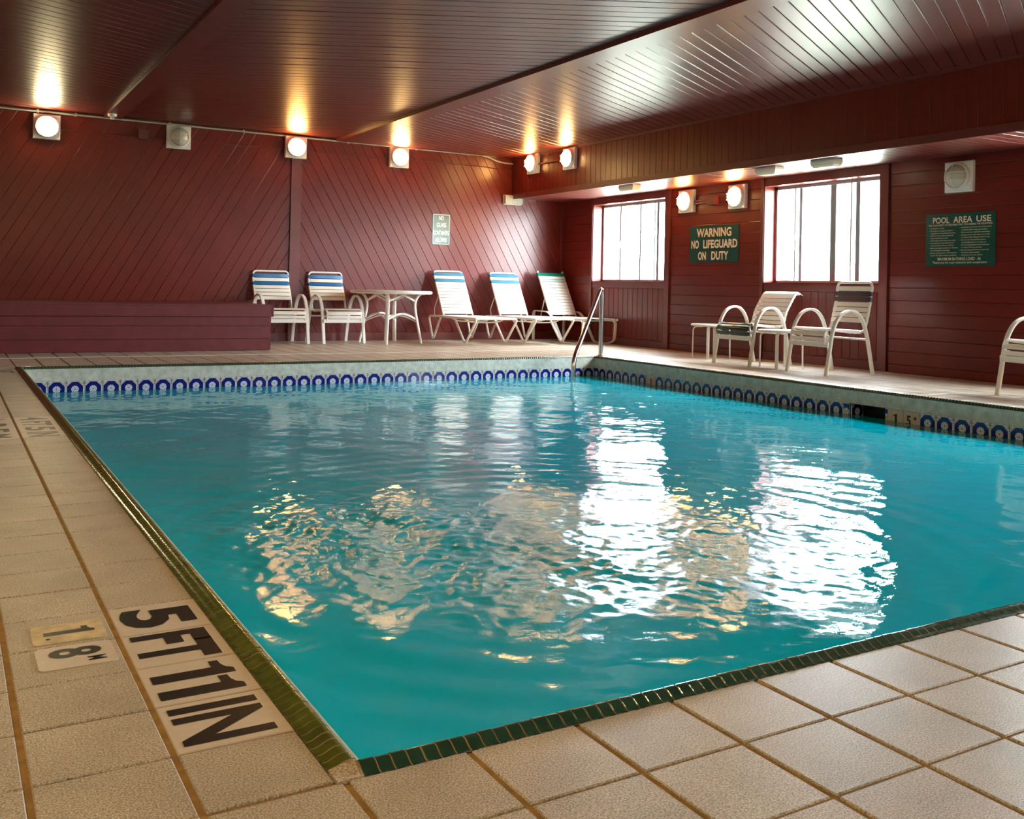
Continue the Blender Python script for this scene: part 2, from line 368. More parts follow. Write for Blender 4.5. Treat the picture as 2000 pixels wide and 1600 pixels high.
# ---- right wall
Pr = lambda a, b: (WX, a, b)
wr = struct('wall_right', MB(), MG)
mb = MB(); ys = [YN-.2] + [v for ab in sorted(WIN) for v in ab] + [WY+.25]
for i in range(0, len(ys), 2): mb.box(WX+TH, WX+.24, ys[i], ys[i+1], -.1, 2.9)
for a, b in WIN: mb.box(WX+TH, WX+.24, a, b, -.1, WZ0); mb.box(WX+TH, WX+.24, a, b, WZ1, 2.9)
wr.data = mesh('wall_right', mb, MG)
NR = (-1, 0, 0)
ph = .709 % .1253
segs = []
for (a, b) in ((10.222, WY), (6.84, 8.445), (3.50, 5.063), (.14, 1.72), (YN, -1.65)):
    boards(wr, MW, (a, b, 0.0, SZ+.02), 0, .1253, ph, Pr, NR, gap=.0025, bev=.004)
for i, (a, b) in enumerate(WIN):
    boards(wr, MW, (a-.0, b+.0, .092, .785), R(90), .1085, 0.0, Pr, NR, bev=.005)
    trim(WX-.008, WX+TH, a, b, .785, WZ0); trim(WX-.008, WX+TH, a, b, 0, .092); trim(WX-.012, WX+TH, a-.02, b+.02, WZ1, SZ)
    trim(WX-.022, WX+TH, b, b+.05, 0, SZ); trim(WX-.022, WX+TH, a-.1, a, 0, SZ)
    # painted reveal boards round the opening
    mr = MB(); 
    mr.box(WX-.012, WX+.22, b-.012, b, WZ0, WZ1).box(WX-.012, WX+.22, a, a+.012, WZ0, WZ1)
    mr.box(WX-.012, WX+.22, a+.012, b-.012, WZ1-.012, WZ1).box(WX-.02, WX+.22, a+.012, b-.012, WZ0, WZ0+.014)
    # aluminium slider window
    W = empty('window_%d' % (i+1), (WX+.11, (a+b)/2, WZ0), kind='structure')
    def child(name, mb, m, smooth=False):
        xf(mb, lambda p: p-Vector((WX+.11, (a+b)/2, WZ0))); return obj(name, mb, m, W, smooth)
    child('reveal', mr, MW)
    z0, z1 = WZ0+.014, WZ1-.012; y0, y1 = a+.012, b-.012; x0, x1 = WX+.152, WX+.200
    fm = MB().box(x0, x1, y0, y1, z0, z0+.028).box(x0, x1, y0, y1, z1-.034, z1).box(x0, x1, y1-.035, y1, z0, z1).box(x0, x1, y0, y0+.035, z0, z1)
    child('window_frame', fm, MALU)
    L_ = b-a
    if i == 0: ms = [(9.722,.03,0),(9.345,.014,0),(9.295,.032,1),(8.962,.016,0),(8.915,.05,1)]
    else: ms = [(b-.321,.018,0),(b-.386,.04,1),(b-.847,.078,1),(b-1.103,.018,0),(b-1.175,.056,1)]
    for yc, wd, k in ms:
        q = (-.004, .016) if k == 0 else (.016, .044); child('mullion', MB().box(x0+q[0], x0+q[1], yc-wd/2, yc+wd/2, z0+.028, z1-.034), MALU)
    child('latch', MB().box(x0-.016, x0, ms[0][0]-.008, ms[0][0]+.008, 1.36, 1.44), MALU)
    child('pane', MB().box(x0+.012, x0+.015, y0+.035, (a+b)/2+.1, z0+.028, z1-.034), MGLASS)
    child('pane', MB().box(x0+.026, x0+.029, (a+b)/2-.1, y1-.035, z0+.028, z1-.034), MGLASS)
# ---- walls that close the room outside the frame
wl = struct('wall_left', MB().box(XL-.2, XL, YN-.2, WY+.25, -.1, 2.95), MW)
wf = struct('wall_front', MB().box(XL-.2, WX+.16, YN-.2, YN, -.1, 2.95), MW)
# ---- ceiling: three chevron fields, a flat beam, a lower right-hand field
ce = struct('ceiling', MB().box(XL-.2, WX+.24, YN-.2, WY+.25, CZ+.03, CZ+.25), MG)
Z1, Z2, Z3 = CZ+.012, CZ+.012, CZ-.022
YC = 1.6
def ceil_field(x0, x1, ang, pitch_y, c0, z):
    a = R(ang); ph = c0*math.cos(a); boards(ce, MC, (x0, x1, YC, WY), a, pitch_y*math.cos(a), ph, lambda u, v: (u, v, z), (0,0,-1), th=.018, gap=.005, bev=.004)
ceil_field(XL, 1.255, 24, .1385, 6.272, Z1)
ceil_field(1.45, 4.14, -28, .1388, 6.033, Z2)
ceil_field(4.36, SX, 28.5, .1350, 2.825, Z3)
struct('trim_%d' % 40, MB().box(XL, WX, YN, YC, CZ+.012, CZ+.03), MC)       # plain lining behind the camera
struct('trim_%d' % 42, MB().box(1.255, 1.45, YC, WY, CZ-.020, CZ+.03), MT)      # flat beam
struct('trim_%d' % 43, MB().box(4.13, 4.36, YC, WY, Z3-.002, CZ+.03), MC)     # border board of the lower field
# ---- soffit (dropped box over the window side)
so = struct('soffit', MB().box(SX+TH, WX+.1, YN, WY, SZ+TH, CZ+.03), MG)
Ps = lambda a, b: (SX, a, b)
boards(so, MW, (YC-1.2, WY, SZ+.062, CZ-.03), R(90), .1115, -.0545, Ps, NR)
boards(so, MC, (SX+.005, WX, YC-1.2, WY), 0, .1115, 0, lambda u, v: (u, v, SZ), (0,0,-1))
struct('trim_50', MB().box(SX-.012, SX+TH, YN, WY, SZ-.012, SZ+.062), MT)
struct('trim_51', MB().box(SX-.018, SX+TH, YN, WY, CZ-.05, CZ+.0), MT)
struct('trim_52', MB().box(SX, WX, YN, YC-1.2, SZ, SZ+TH), MC)
struct('trim_53', MB().box(SX, SX+TH, YN, YC-1.2, SZ, CZ), MW)

# ================================================================== FLOOR TILES
TX, TY = .208, .1924
PX0, PX1, PY0, PY1 = .195, 6.028, -.005, 7.603         # outer edge of the coping
IX0, IX1, IY0, IY1 = .238, 5.985, .038, 7.560          # water-side faces of the basin
fl = MB()
for (x0, x1, y0, y1) in ((XL, WX+.1, YN, PY0), (XL, WX+.1, PY1, WY+.1), (XL, PX0, PY0, PY1), (PX1, WX+.1, PY0, PY1)): fl.box(x0, x1, y0, y1, -.12, -.0045)
floor = struct('floor', fl, GROUT)
def proj(p):
    d = Vector(p)-CAM; z = d.dot(F)
    if z < .2: return None
    return (1000+1901.92*d.dot(RV)/z, 539.96-1901.92*d.dot(UV)/z)
cells = []
gx, gy = .0055, .0028
mark = {}
for r_, t_ in ((4, '5'), (3, 'FT'), (2, '11'), (1, 'IN')): mark[(0, r_)] = (t_, 'near')
for r_, t_, l_ in ((22, '4', '1.'), (21, 'FT', '3'), (20, '5', '5'), (19, 'IN', 'M')): mark[(0, r_)] = (t_, 'far'); mark[(-1, r_)] = (l_, 'far')
for r_, t_ in ((38, '3'), (37, 'FT')): mark[(0, r_)] = (t_, 'back')
for i in range(-13, 38):
    for j in range(-18, 58):
        x0, x1, y0, y1 = i*TX+gx, (i+1)*TX-gx, j*TY+gy, (j+1)*TY-gy
        x0 = max(x0, XL+.01); x1 = min(x1, WX-.01); y0 = max(y0, YN+.01); y1 = min(y1, WY-.01)
        if x1-x0 < .015 or y1-y0 < .015: continue
        if x1 > PX0 and x0 < PX1 and y1 > PY0 and y0 < PY1:
            c = [(x0, min(x1, PX0-.002), y0, y1), (max(x0, PX1+.002), x1, y0, y1), (x0, x1, y0, min(y1, PY0-.002)), (x0, x1, max(y0, PY1+.002), y1)]
            c = [q for q in c if q[1]-q[0] > .012 and q[3]-q[2] > .012]
            if not c: continue
            x0, x1, y0, y1 = max(c, key=lambda q: (q[1]-q[0])*(q[3]-q[2]))
        cs = [proj((a, b, 0)) for a, b in ((x0,y0),(x1,y0),(x1,y1),(x0,y1))]
        sc = 0
        if all(cs) and max(p[0] for p in cs) > 0 and min(p[0] for p in cs) < 2000 and min(p[1] for p in cs) < 1600: sc = area(cs)
        cells.append((sc, i, j, x0, x1, y0, y1))
cells.sort(reverse=True)
letters = []
stuff = MB(); nt_ = 0; cache = {}
for sc, i, j, x0, x1, y0, y1 in cells:
    cx, cyy = (x0+x1)/2, (y0+y1)/2; dz = random.uniform(-.0006, .0006)
    if (i, j) in mark:
        o = obj('marker_tile', MB().bevbox(x0-cx, x1-cx, y0-cyy, y1-cyy, -.005, 0, .0015), MMARK, floor); o.location = (cx, cyy, 0)
        o['label'] = 'cream depth marker tile with black lettering'
        t_, wh = mark[(i, j)]; Hh = (x1-x0)*.70; Wd = {'5': .128, 'FT': .165, '11': .150, 'IN': .150, '4': .11, '3': .11, '1.': .08, 'M': .12}[t_]
        if wh == 'near': 
            g = text_mb(t_, Wd, .152, bold=.045 if t_ in ('5', 'FT', '11') else .03, thick=.0006)
            xf(g, lambda p: Vector((p.y-.004, -p.x, p.z)))
        else:
            g = text_mb(t_, Wd, .135, bold=.03, thick=.0006); xf(g, lambda p: Vector((p.y, -p.x, p.z)))
        obj('lettering', g, MBLACK, o)
        continue
    if nt_ < 285 and sc > 25:
        key = (round(x1-x0, 3), round(y1-y0, 3))
        if key not in cache: cache[key] = mesh('tile', MB().bevbox(-(x1-x0)/2, (x1-x0)/2, -(y1-y0)/2, (y1-y0)/2, -.005, 0, .002), MTILE)
        o = bpy.data.objects.new('tile', cache[key]); C.objects.link(o); o.parent = floor; o.location = (cx, cyy, dz); nt_ += 1
    else: stuff.bevbox(x0, x1, y0, y1, -.005, dz, .002)
obj('tile', stuff, MTILE, floor, kind='stuff')
# metric depth plates on the deck beside the marker tiles
for (xa, xb, ya, yb, m, t_, lb) in ((-.157, -.017, .788, .906, MSTICK, '1.', 'yellowed plate with a worn metric figure'), (-.158, -.016, .640, .765, MMARK, '8', 'cream plate with a black metric figure')):
    cx, cyy = (xa+xb)/2, (ya+yb)/2; a, b, r_ = (xb-xa)/2, (yb-ya)/2, .014
    ring = [(sx*(a-r_)+r_*math.cos(R(t)), sy*(b-r_)+r_*math.sin(R(t))) for sx, sy, t0 in ((1,1,0),(-1,1,90),(-1,-1,180),(1,-1,270)) for t in range(t0, t0+91, 18)]
    n = len(ring); pm = MB().add([(x, y, -.001) for x, y in ring]+[(x, y, .0016) for x, y in ring], [tuple(range(n, 2*n))]+[(i, (i+1) % n, n+(i+1) % n, n+i) for i in range(n)])
    o = obj('depth_plate', pm, m, floor, label=lb); o.location = (cx, cyy, 0)
    if t_ == '1.':
        g = text_mb('1', .036, .098, thick=.0022); xf(g, lambda p: Vector((p.y+.002, -p.x+.008, p.z))); obj('lettering', g, MBLACK, o)
        g = MB().box(-.045, -.037, -.034, -.026, .0016, .0022); obj('lettering', g, MBLACK, o)
    else:
        g = text_mb('8', .052, .098, bold=.03, thick=.0022); xf(g, lambda p: Vector((p.y+.0, -p.x+.018, p.z))); obj('lettering', g, MBLACK, o)
        g = text_mb('M', .022, .034, bold=.01, thick=.0022); xf(g, lambda p: Vector((p.y+.035, -p.x-.030, p.z))); obj('lettering', g, MBLACK, o)
# pale sealant joint that crosses the deck round the far end
struct('trim_60', MB().box(XL, WX, 8.66, 8.70, -.003, .0015), MEDGE)
struct('trim_61', MB().box(6.62, 6.65, 0, 8.66, -.003, .0015), MEDGE)

# ================================================================== POOL
pool = empty('swimming_pool', (0,0,0), label='indoor swimming pool with a green tiled lip and a band of blue daisy tiles', cat='pool')
SKY0, SKY1 = 3.655, 4.0      # skimmer mouth
D = -1.75
bs = MB()
bs.box(IX0-.2, IX1+.2, IY0-.2, IY1+.2, D-.1, D)
bs.box(IX0-.2, IX0, IY0-.2, IY1+.2, D, -.03); bs.box(IX0, IX1, IY0-.2, IY0, D, -.03); bs.box(IX0, IX1, IY1, IY1+.2, D, -.03)
bs.box(IX1, IX1+.2, IY0-.2, SKY0, D, -.03); bs.box(IX1, IX1+.2, SKY1, IY1+.2, D, -.03)
bs.box(IX1, IX1+.2, SKY0, SKY1, D, -.262); bs.box(IX1, IX1+.2, SKY0, SKY1, -.115, -.03)
obj('basin', bs, MPLASTER, pool)
sk = MB().box(IX1+.18, IX1+.2, SKY0, SKY1, -.262, -.115).box(IX1+.004, IX1+.2, SKY0, SKY0+.006, -.262, -.115).box(IX1+.004, IX1+.2, SKY1-.006, SKY1, -.262, -.115).box(IX1+.004, IX1+.2, SKY0, SKY1, -.121, -.115)
obj('skimmer_mouth', sk, MSKIM, pool, label='dark skimmer mouth in the tile band')
BT, TH_, TZ0, TZ1 = .142, .006, -.256, -.115
for nm, b in (('l', (IX0, IX0+.0115, IY0, IY1)), ('r', (IX1-.010, IX1, IY0, IY1)), ('b', (IX0, IX1, IY1-.010, IY1)), ('f', (IX0, IX1, IY0, IY0+.010))):
    obj('bond_beam', MB().box(*b, TZ1, -.012 if nm != 'l' else .001), MBEAM, pool)
def wtile(w_, h_=TZ1-TZ0-.003):
    """tile in local x (width) z (height), front face towards -y, with its own uv on the front"""
    mb = MB(); a = w_/2; b = h_/2; c = .002; t = TH_
    v = [(-a,0,-b),(a,0,-b),(a,0,b),(-a,0,b),(-a,-t+c,-b),(a,-t+c,-b),(a,-t+c,b),(-a,-t+c,b),(-a+c,-t,-b+c),(a-c,-t,-b+c),(a-c,-t,b-c),(-a+c,-t,b-c)]
    f = [(8,9,10,11)]+[(4+i,4+(i+1)%4,8+(i+1)%4,8+i) for i in range(4)]+[(i,(i+1)%4,4+(i+1)%4,4+i) for i in range(4)]
    mb.add(v, f); uvs = []
    for q in f:
        for k in q: x, y, z = mb.v[k]; uvs.append((.5+x/BT, .5+z/BT))
    mb.uv = uvs; return mb
full = mesh('waterline_tile', wtile(BT-.004), MPAT); plain = mesh('waterline_tile', wtile(BT-.004), MMARK)
def row(axis, fixed, a0, a1, phase, rz, skip=(), plains=(), name=True):
    k = math.floor((a0-phase)/BT); acc = MB(); acc.uv = []
    while phase+k*BT < a1:
        s, e = max(a0, phase+k*BT), min(a1, phase+(k+1)*BT); c = (s+e)/2
        parts = [(s, e)]
        for (p, q) in skip:
            parts = [z for (u, v) in parts for z in ((u, min(v, p)), (max(u, q), v)) if z[1]-z[0] > .015]
        for (u, v) in parts:
            c = (u+v)/2; whole = v-u > BT-.005
            pl = next((t for (p, q, t) in plains if p < c < q), None)
            me = (plain if pl is not None else full) if whole else mesh('waterline_tile', wtile(v-u-.004), MPAT)
            o = bpy.data.objects.new('waterline_tile', me); C.objects.link(o); o.parent = pool
            o.location = (c, fixed, (TZ0+TZ1)/2) if axis == 'x' else (fixed, c, (TZ0+TZ1)/2); o.rotation_euler = (0, 0, rz)
            if pl:
                o['label'] = 'pale waterline tile with a black depth figure'
                for (tt, ww, hh, dx, dzz) in pl:
                    g = text_mb(tt, ww, hh, bold=.03); xf(g, lambda p: Vector((p.x+dx, -TH_-.0008, p.y+dzz))); obj('lettering', g, MBLACK, o)
        k += 1
row('x', IY1-.001, IX0, IX1, .442-.006, 0)
one = [('1', .034, .075, 0, 0)]; five = [('5', .038, .075, -.02, 0), ('M', .02, .028, .035, .02)]
ph_r = 3.560-.07
row('y', IX1-.001, .4, IY1, ph_r, R(-90), skip=((SKY0, SKY1),), plains=((ph_r-.001, ph_r+BT, one), (ph_r-BT, ph_r, five), (ph_r+21*BT, ph_r+22*BT, one)))
for (nm, a) in (('x', (IY0+.001, R(180))), ('y', (IX0+.001, R(90)))):       # the two bands the camera cannot face
    row(nm, a[0], IX0 if nm == 'x' else IY0, IX1 if nm == 'x' else IY1, .3, a[1])
o = bpy.data.objects.new('waterline_tile', full); C.objects.link(o); o.parent = pool; o.location = (IX1+.075, SKY1-.008, (TZ0+TZ1)/2); o['label'] = 'tile on the far cheek of the skimmer mouth'
# ---- coping: narrow rounded tiles with a raised lip; profile t: outer -> inner
PROF = [(t*.64, z*.5) for t, z in [(0,-.004),(0,.0005),(.010,.002),(.018,.006),(.026,.012),(.034,.0175),(.043,.0205),(.052,.0195),(.060,.0145),(.065,.006),(.067,-.028)]]
def cop(l_, sx=1.0):
    mb = MB(); k = len(PROF); g = .0006
    rings = [(-l_/2+g, -.0015), (-l_/2+g+.0012, 0), (l_/2-g-.0012, 0), (l_/2-g, -.0015)]
    for (y, dz) in rings: mb.v += [(t*sx, y, z+(dz if z > 0 else 0)) for t, z in PROF]
    for r_ in range(3):
        for j in range(k-1): a = r_*k+j; mb.f.append((a, a+1, a+k+1, a+k))
    mb.f.append(tuple(range(k))); mb.f.append(tuple(range(3*k, 4*k))[::-1]); return mb
CP = .0262
c1 = mesh('coping_tile', cop(CP, 1.2), MGLAZE, True); c2 = mesh('coping_tile', cop(CP), MGLAZE2, True)
cand = []
def side(x0, y0, x1, y1, ang, me):
    L_ = math.hypot(x1-x0, y1-y0); n = round(L_/CP)
    for k in range(n):
        t = (k+.5)/n; x, y = x0+(x1-x0)*t, y0+(y1-y0)*t; cand.append(((Vector((x, y, 0))-CAM).length, x, y, ang, me))
side(PX0, PY0+.042, PX0, PY1, 0, c1)                      # left: outer -> inner runs +x
side(PX0+.044, PY0, PX1, PY0, R(90), c2)                  # front: outer -> inner runs +y
side(PX0, PY1, PX1, PY1, R(-90), c2)                      # back
side(PX1, PY0, PX1, PY1, R(180), c2)                      # right
cand.sort(key=lambda q: q[0]); rest = {c1.name: MB(), c2.name: MB()}
for k, (d_, x, y, ang, me) in enumerate(cand):
    if k < 290:
        o = bpy.data.objects.new('coping_tile', me); C.objects.link(o); o.parent = pool; o.location = (x, y, random.uniform(-.0007, .0007)); o.rotation_euler = (0, 0, ang+random.uniform(-.01, .01))
    else:
        q = cop(CP, 1.2 if me is c1 else 1.0); c_, s_ = math.cos(ang), math.sin(ang); xf(q, lambda p: Vector((x+p.x*c_-p.y*s_, y+p.x*s_+p.y*c_, p.z))); rest[me.name].add(q.v, q.f)
obj('coping_tile', rest[c1.name], MGLAZE, pool, True, kind='stuff'); obj('coping_tile', rest[c2.name], MGLAZE2, pool, True, kind='stuff')
gb = MB(); PG = [(t, z-.0009) for t, z in PROF]          # grout bed just below the glaze
for (a, b, ang) in (((PX0, PY0+.038), (PX0, PY1), 0), ((PX0+.04, PY0), (PX1, PY0), 90), ((PX0, PY1), (PX1, PY1), -90), ((PX1, PY0), (PX1, PY1), 180)):
    c_, s_ = round(math.cos(R(ang))), round(math.sin(R(ang))); k = len(PG)
    fx = 1.2 if ang == 0 else 1; vs = [(p[0]+t*fx*c_, p[1]+t*fx*s_, z) for p in (a, b) for t, z in PG]; gb.add(vs, [(j, j+1, k+j+1, k+j) for j in range(k-1)])
obj('coping_bed', gb, MGROUTL, pool)
obj('corner_piece', MB().add([(PX0,PY0-.002,-.004),(PX0+.044,PY0-.002,-.004),(PX0+.044,PY0+.04,-.004),(PX0,PY0+.04,-.004),(PX0,PY0-.002,.002),(PX0+.043,PY0,.002),(PX0+.041,PY0+.038,.010),(PX0+.02,PY0+.039,.007),(PX0,PY0+.04,.002)],
    [(0,1,5,4),(1,2,6,5),(2,3,8,7,6),(3,0,4,8),(4,5,6,7,8)]), MTILE, pool)

# ---- water surface
WZ = -.208
nxg, nyg = 460, 600
X, Y = np.meshgrid(np.linspace(IX0, IX1, nxg), np.linspace(IY0, IY1, nyg))
def waves(n, lo, hi, slope, ani=1.0):
    Z = np.zeros_like(X)
    for _ in range(n):
        lam = math.exp(rng.uniform(math.log(lo), math.log(hi))); th = rng.uniform(0, 2*math.pi); ph = rng.uniform(0, 2*math.pi); k = 2*math.pi/lam
        Z += slope/k/math.sqrt(n)*np.sin(k*(X*math.cos(th)+ani*Y*math.sin(th))+ph+.6*np.sin(X*1.7+Y*2.3+ph*3))
    return Z
def gauss(cx, cy_, rx, ry): return np.exp(-(((X-cx)/rx)**2+((Y-cy_)/ry)**2))
calm = waves(26, .35, 1.6, .020)+waves(24, .10, .3, .020)
chop = waves(90, .040, .11, .19)+waves(26, .11, .45, .08)
turb = np.clip(gauss(1.75, 1.75, .95, .85)+.85*gauss(1.0, 2.1, .55, .75)+.6*gauss(2.1, 1.1, .5, .4), 0, 1)
far = np.clip((Y-3.2)/3, 0, 1)*.5
rp = np.sin(2*math.pi*np.hypot(X-1.7, Y-1.7)/.17)*.0009*np.exp(-((np.hypot(X-1.7, Y-1.7)-1.4)/.7)**2)
patch = .5+.5*np.sin(X*3.1+1.3*np.sin(Y*2.2))*np.sin(Y*2.7+X)
Z = WZ+calm*(1+.7*far)+chop*turb*(.45+.55*patch)+rp+.16*chop*far*patch
co = np.stack([X.ravel(), Y.ravel(), Z.ravel()], 1)
me = bpy.data.meshes.new('pool_water'); idx = np.arange(nxg*nyg).reshape(nyg, nxg)
q = np.stack([idx[:-1,:-1], idx[:-1,1:], idx[1:,1:], idx[1:,:-1]], -1).reshape(-1, 4)
me.vertices.add(len(co)); me.vertices.foreach_set('co', co.ravel()); me.loops.add(q.size); me.loops.foreach_set('vertex_index', q.ravel())
me.polygons.add(len(q)); me.polygons.foreach_set('loop_start', np.arange(0, q.size, 4)); me.polygons.foreach_set('loop_total', np.full(len(q), 4))
me.polygons.foreach_set('use_smooth', np.ones(len(q), bool)); me.materials.append(MWATER); me.update(calc_edges=True)
o = bpy.data.objects.new('pool_water', me); C.objects.link(o); tag(o, 'turquoise rippled water filling the pool', 'water')

# ---- handrail
hr = empty('pool_handrail', (6.14, 7.66, 0), label='stainless steel handrail bending from the deck into the far pool corner', cat='handrail')
A = Vector((6.14, 7.66, 0)); B = Vector((5.50, 7.26, 0)); dv = B-A
pth = fillet([(0,0,0), (0,0,.80), tuple(dv*.97+Vector((0,0,.02))), tuple(dv+Vector((0,0,-.10))), tuple(dv+Vector((0,0,-.9)))], .12, 9)
obj('rail_tube', MB().tube(pth, .026, 14), MCHROME, hr, True)
obj('flange', MB().lathe([(0,.014),(.03,.014),(.05,.008),(.055,.001),(.055,0)], 20), MCHROME, hr, True)

# ================================================================== PLANTER-LIKE BOX
bx = empty('wooden_box', (0, 9.31, 0), label='long low maroon boarded box bench against the diagonal plank wall', cat='box bench')
BXR = 2.825; bl = XL+.03
core = MB().box(bl, BXR-.02, .015, WY-9.31-.03, .02, .48); obj('body', core, MG, bx)
for (z0, z1, dy) in ((.0, .128, .0), (.130, .268, .004), (.270, .365, .002)):
    obj('plank', MB().box(bl, BXR-.016, -dy, .015, z0+.003, z1), MBX, bx)
obj('plank', MB().box(bl, BXR+.006, -.022, .015, .372, .484), MBX, bx)
obj('lid', MB().box(bl, BXR+.004, -.018, WY-9.31-.03, .485, .503), MBX, bx)
obj('end_board', MB().box(BXR-.018, BXR+.0, .0, WY-9.31-.03, .003, .37), MBX, bx)
obj('end_board', MB().box(BXR-.0, BXR+.022, -.022, WY-9.31-.03, .372, .49), MBX, bx)

# ================================================================== LIGHT FITTINGS
def lamp(name, lit, label, loc, rz, cat='wall lamp', group=None, tint=(1, .60, .24), power=26):
    t = empty(name, loc, rz, label=label, cat=cat, group=group)
    h = .1425
    pl = MB().bevbox(-h, h, -h, h, 0, .045, .008); xf(pl, lambda p: Vector((p.x, -p.z, p.y))); obj('backplate', pl, MPLATE, t)
    obj('collar', MB().lathe([(.095,.045),(.128,.045),(.130,.062),(.122,.078),(.112,.082),(.108,.06)], 32, axis='Y'), MPLATE, t, True)
    g = [(.111*math.cos(R(a)), .058+.085*math.sin(R(a))) for a in range(0, 91, 10)]; g[-1] = (0.0005, .143)
    m = mat('lit_globe', (.9, .85, .7), .3, emit=tint, es=power) if lit else MGLASSW
    obj('globe', MB().lathe(g, 32, axis='Y'), m, t, True)
    gm = MB()
    for z in (-.036, .036):
        c = math.sqrt(.118**2-z*z); gm.tube([(c*math.cos(R(a)), -(.062+.092*math.sin(R(a))), z) for a in range(0, 181, 12)], .0032, 6)
    gm.tube([(0.0, -(.062+.092*math.sin(R(a))), .118*math.cos(R(a))) for a in range(0, 181, 12)], .0032, 6)
    obj('guard', gm, MPLATE, t, True); return t
WARM, COOL, MIDW = (1, .50, .14), (.95, .80, .44), (1, .60, .22)
PWR = 44
lamp('wall_lamp', 1, 'lit round wall lamp above the box bench, leftmost on the back wall', (.648, WY-.002, 2.483), 0, tint=COOL, power=PWR)
lamp('wall_lamp', 0, 'unlit round caged lamp between two lit ones on the back wall', (2.11, WY-.002, 2.505), 0)
lamp('wall_lamp', 1, 'lit orange wall lamp at the top of the post in the back wall', (3.575, WY-.024, 2.515), 0, tint=WARM, power=PWR)
lamp('wall_lamp', 1, 'lit wall lamp on the back wall above the round dining table', (5.04, WY-.002, 2.515), 0, tint=MIDW, power=PWR)
lamp('wall_lamp', 1, 'lit wall lamp on the boxed soffit nearest the back corner', (SX-.002, 10.36, 2.520), R(-90), tint=WARM, power=PWR)
lamp('wall_lamp', 1, 'lit wall lamp on the boxed soffit nearer the camera of the two', (SX-.002, 9.43, 2.495), R(-90), tint=MIDW, power=PWR)
lamp('wall_lamp', 1, 'lit wall lamp beside the far window, left of the painted junction box', (WX-.002, 8.11, 1.892), R(-90), tint=WARM, power=PWR)
lamp('wall_lamp', 1, 'lit wall lamp above the warning sign, right of the painted junction box', (WX-.002, 7.20, 1.888), R(-90), tint=MIDW, power=PWR)
lamp('wall_lamp', 0, 'unlit caged round lamp above the pool rules sign', (WX-.002, 4.29, 1.866), R(-90))
# lamps added out of view on two walls to brighten the foreground
for (x, y, rz, lb, pw) in ((XL+.002, 3.6, 90, 'added unseen fill lamp on the left wall, farther from the camera', 1.8), (XL+.002, .7, 90, 'added unseen fill lamp on the left wall, nearer the camera', 4.6),
        (-.6, YN+.002, 180, 'added unseen fill lamp behind the camera, nearest the left wall', 2.4), (2.2, YN+.002, 180, 'added unseen fill lamp behind the camera, middle of three', 2.0), (5.0, YN+.002, 180, 'added unseen fill lamp behind the camera, nearest the windows', 1.6)):
    lamp('wall_lamp', 1, lb, (x, y, 2.2), R(rz), tint=(1, .86, .42), power=PWR*.9*pw)
def wedge(name, label, loc, rz, ceilm=True):
    t = empty(name, loc, rz, label=label, cat='ceiling light')
    L_, W_ = .145, .062
    obj('base', MB().box(-L_, L_, -W_, W_, -.012, 0), MPLATE, t)
    mb = MB(); lv = [(1.0, 1.0, -.012), (1.0, 1.0, -.030), (.93, .92, -.055), (.80, .74, -.074), (.55, .4, -.080)]
    for (a, b, z) in lv: mb.v += [(x*L_*a*1.02, y*W_*b*1.02, z) for x, y in ((-1,-1),(1,-1),(1,1),(-1,1))]
    for k in range(4):
        for j in range(4): mb.f.append((k*4+j, k*4+(j+1) % 4, k*4+4+(j+1) % 4, k*4+4+j))
    mb.f.append((16, 17, 18, 19)); obj('lens', mb, MLENS, t)
    rb = MB()
    for k in range(-6, 7): x = k*.0205; rb.box(x-.002, x+.002, -W_*.95, W_*.95, -.058, -.014)
    obj('rib', rb, MLENS, t, kind='stuff'); return t
wedge('ceiling_light', 'ribbed oblong light under the soffit above the far window', (7.03, 8.36, SZ), R(90))
wedge('ceiling_light', 'ribbed oblong light under the soffit, far one of the near window pair', (7.10, 6.05, SZ), R(90))
wedge('ceiling_light', 'ribbed oblong light under the soffit, near one of the near window pair', (7.08, 5.27, SZ), R(90))
el = empty('emergency_light', (6.865, WY-.002, 2.045), 0, label='clear ribbed oblong light on the back wall under the soffit corner', cat='light fixture')
obj('base', MB().box(-.15, .15, -.02, 0, -.07, .07), MPLATE, el)
mb = MB().box(-.145, .145, -.065, -.02, -.062, .062); obj('lens', mb, MGLASSW, el)
rb = MB(); [rb.box(-.143+k*.022, -.139+k*.022, -.069, -.065, -.06, .06) for k in range(14)]; obj('rib', rb, MGLASSW, el, kind='stuff')
# junction boxes, conduits, smoke detector
jb = empty('junction_box', (1.70, WY-.002, 2.50), label='small maroon painted junction box on the back wall beside the unlit lamp', cat='junction box')
obj('body', MB().box(-.055, .055, -.05, 0, -.06, .06), MT, jb)
jb = empty('junction_box', (WX-.002, 7.62, 1.872), label='orange-lit painted junction box between the two lamps beside the far window', cat='junction box')
obj('body', MB().box(-.07, 0, -.075, .06, -.055, .055), MT, jb)
tb = MB(); [tb.tube([(-.03, .06, dz), (-.03, .34, dz)], .008, 8) for dz in (-.02, .012)]; obj('conduit', tb, MT, jb, True)
sd = empty('smoke_detector', (1.30, 10.62, CZ-.020), label='small white detector under the end of the flat ceiling beam', cat='detector')
obj('body', MB().lathe([(0,-.005),(.045,-.005),(.05,0),(.05,-.012),(.048,-.03),(.03,-.036)], 20), MPLATE, sd, True)
obj('sensor', MB().lathe([(.02,-.036),(.024,-.05),(.018,-.062),(.0005,-.064)], 16), MPLATE, sd, True)
pp = empty('conduit_pipe', (0, WY, 0), label='long grey conduit along the top of the back wall', cat='pipe')
pa = [(XL+.05,-.03,2.655),(5.9,-.03,2.655),(6.35,-.03,2.650),(6.62,-.03,2.585),(SX-.01,-.03,2.575)]
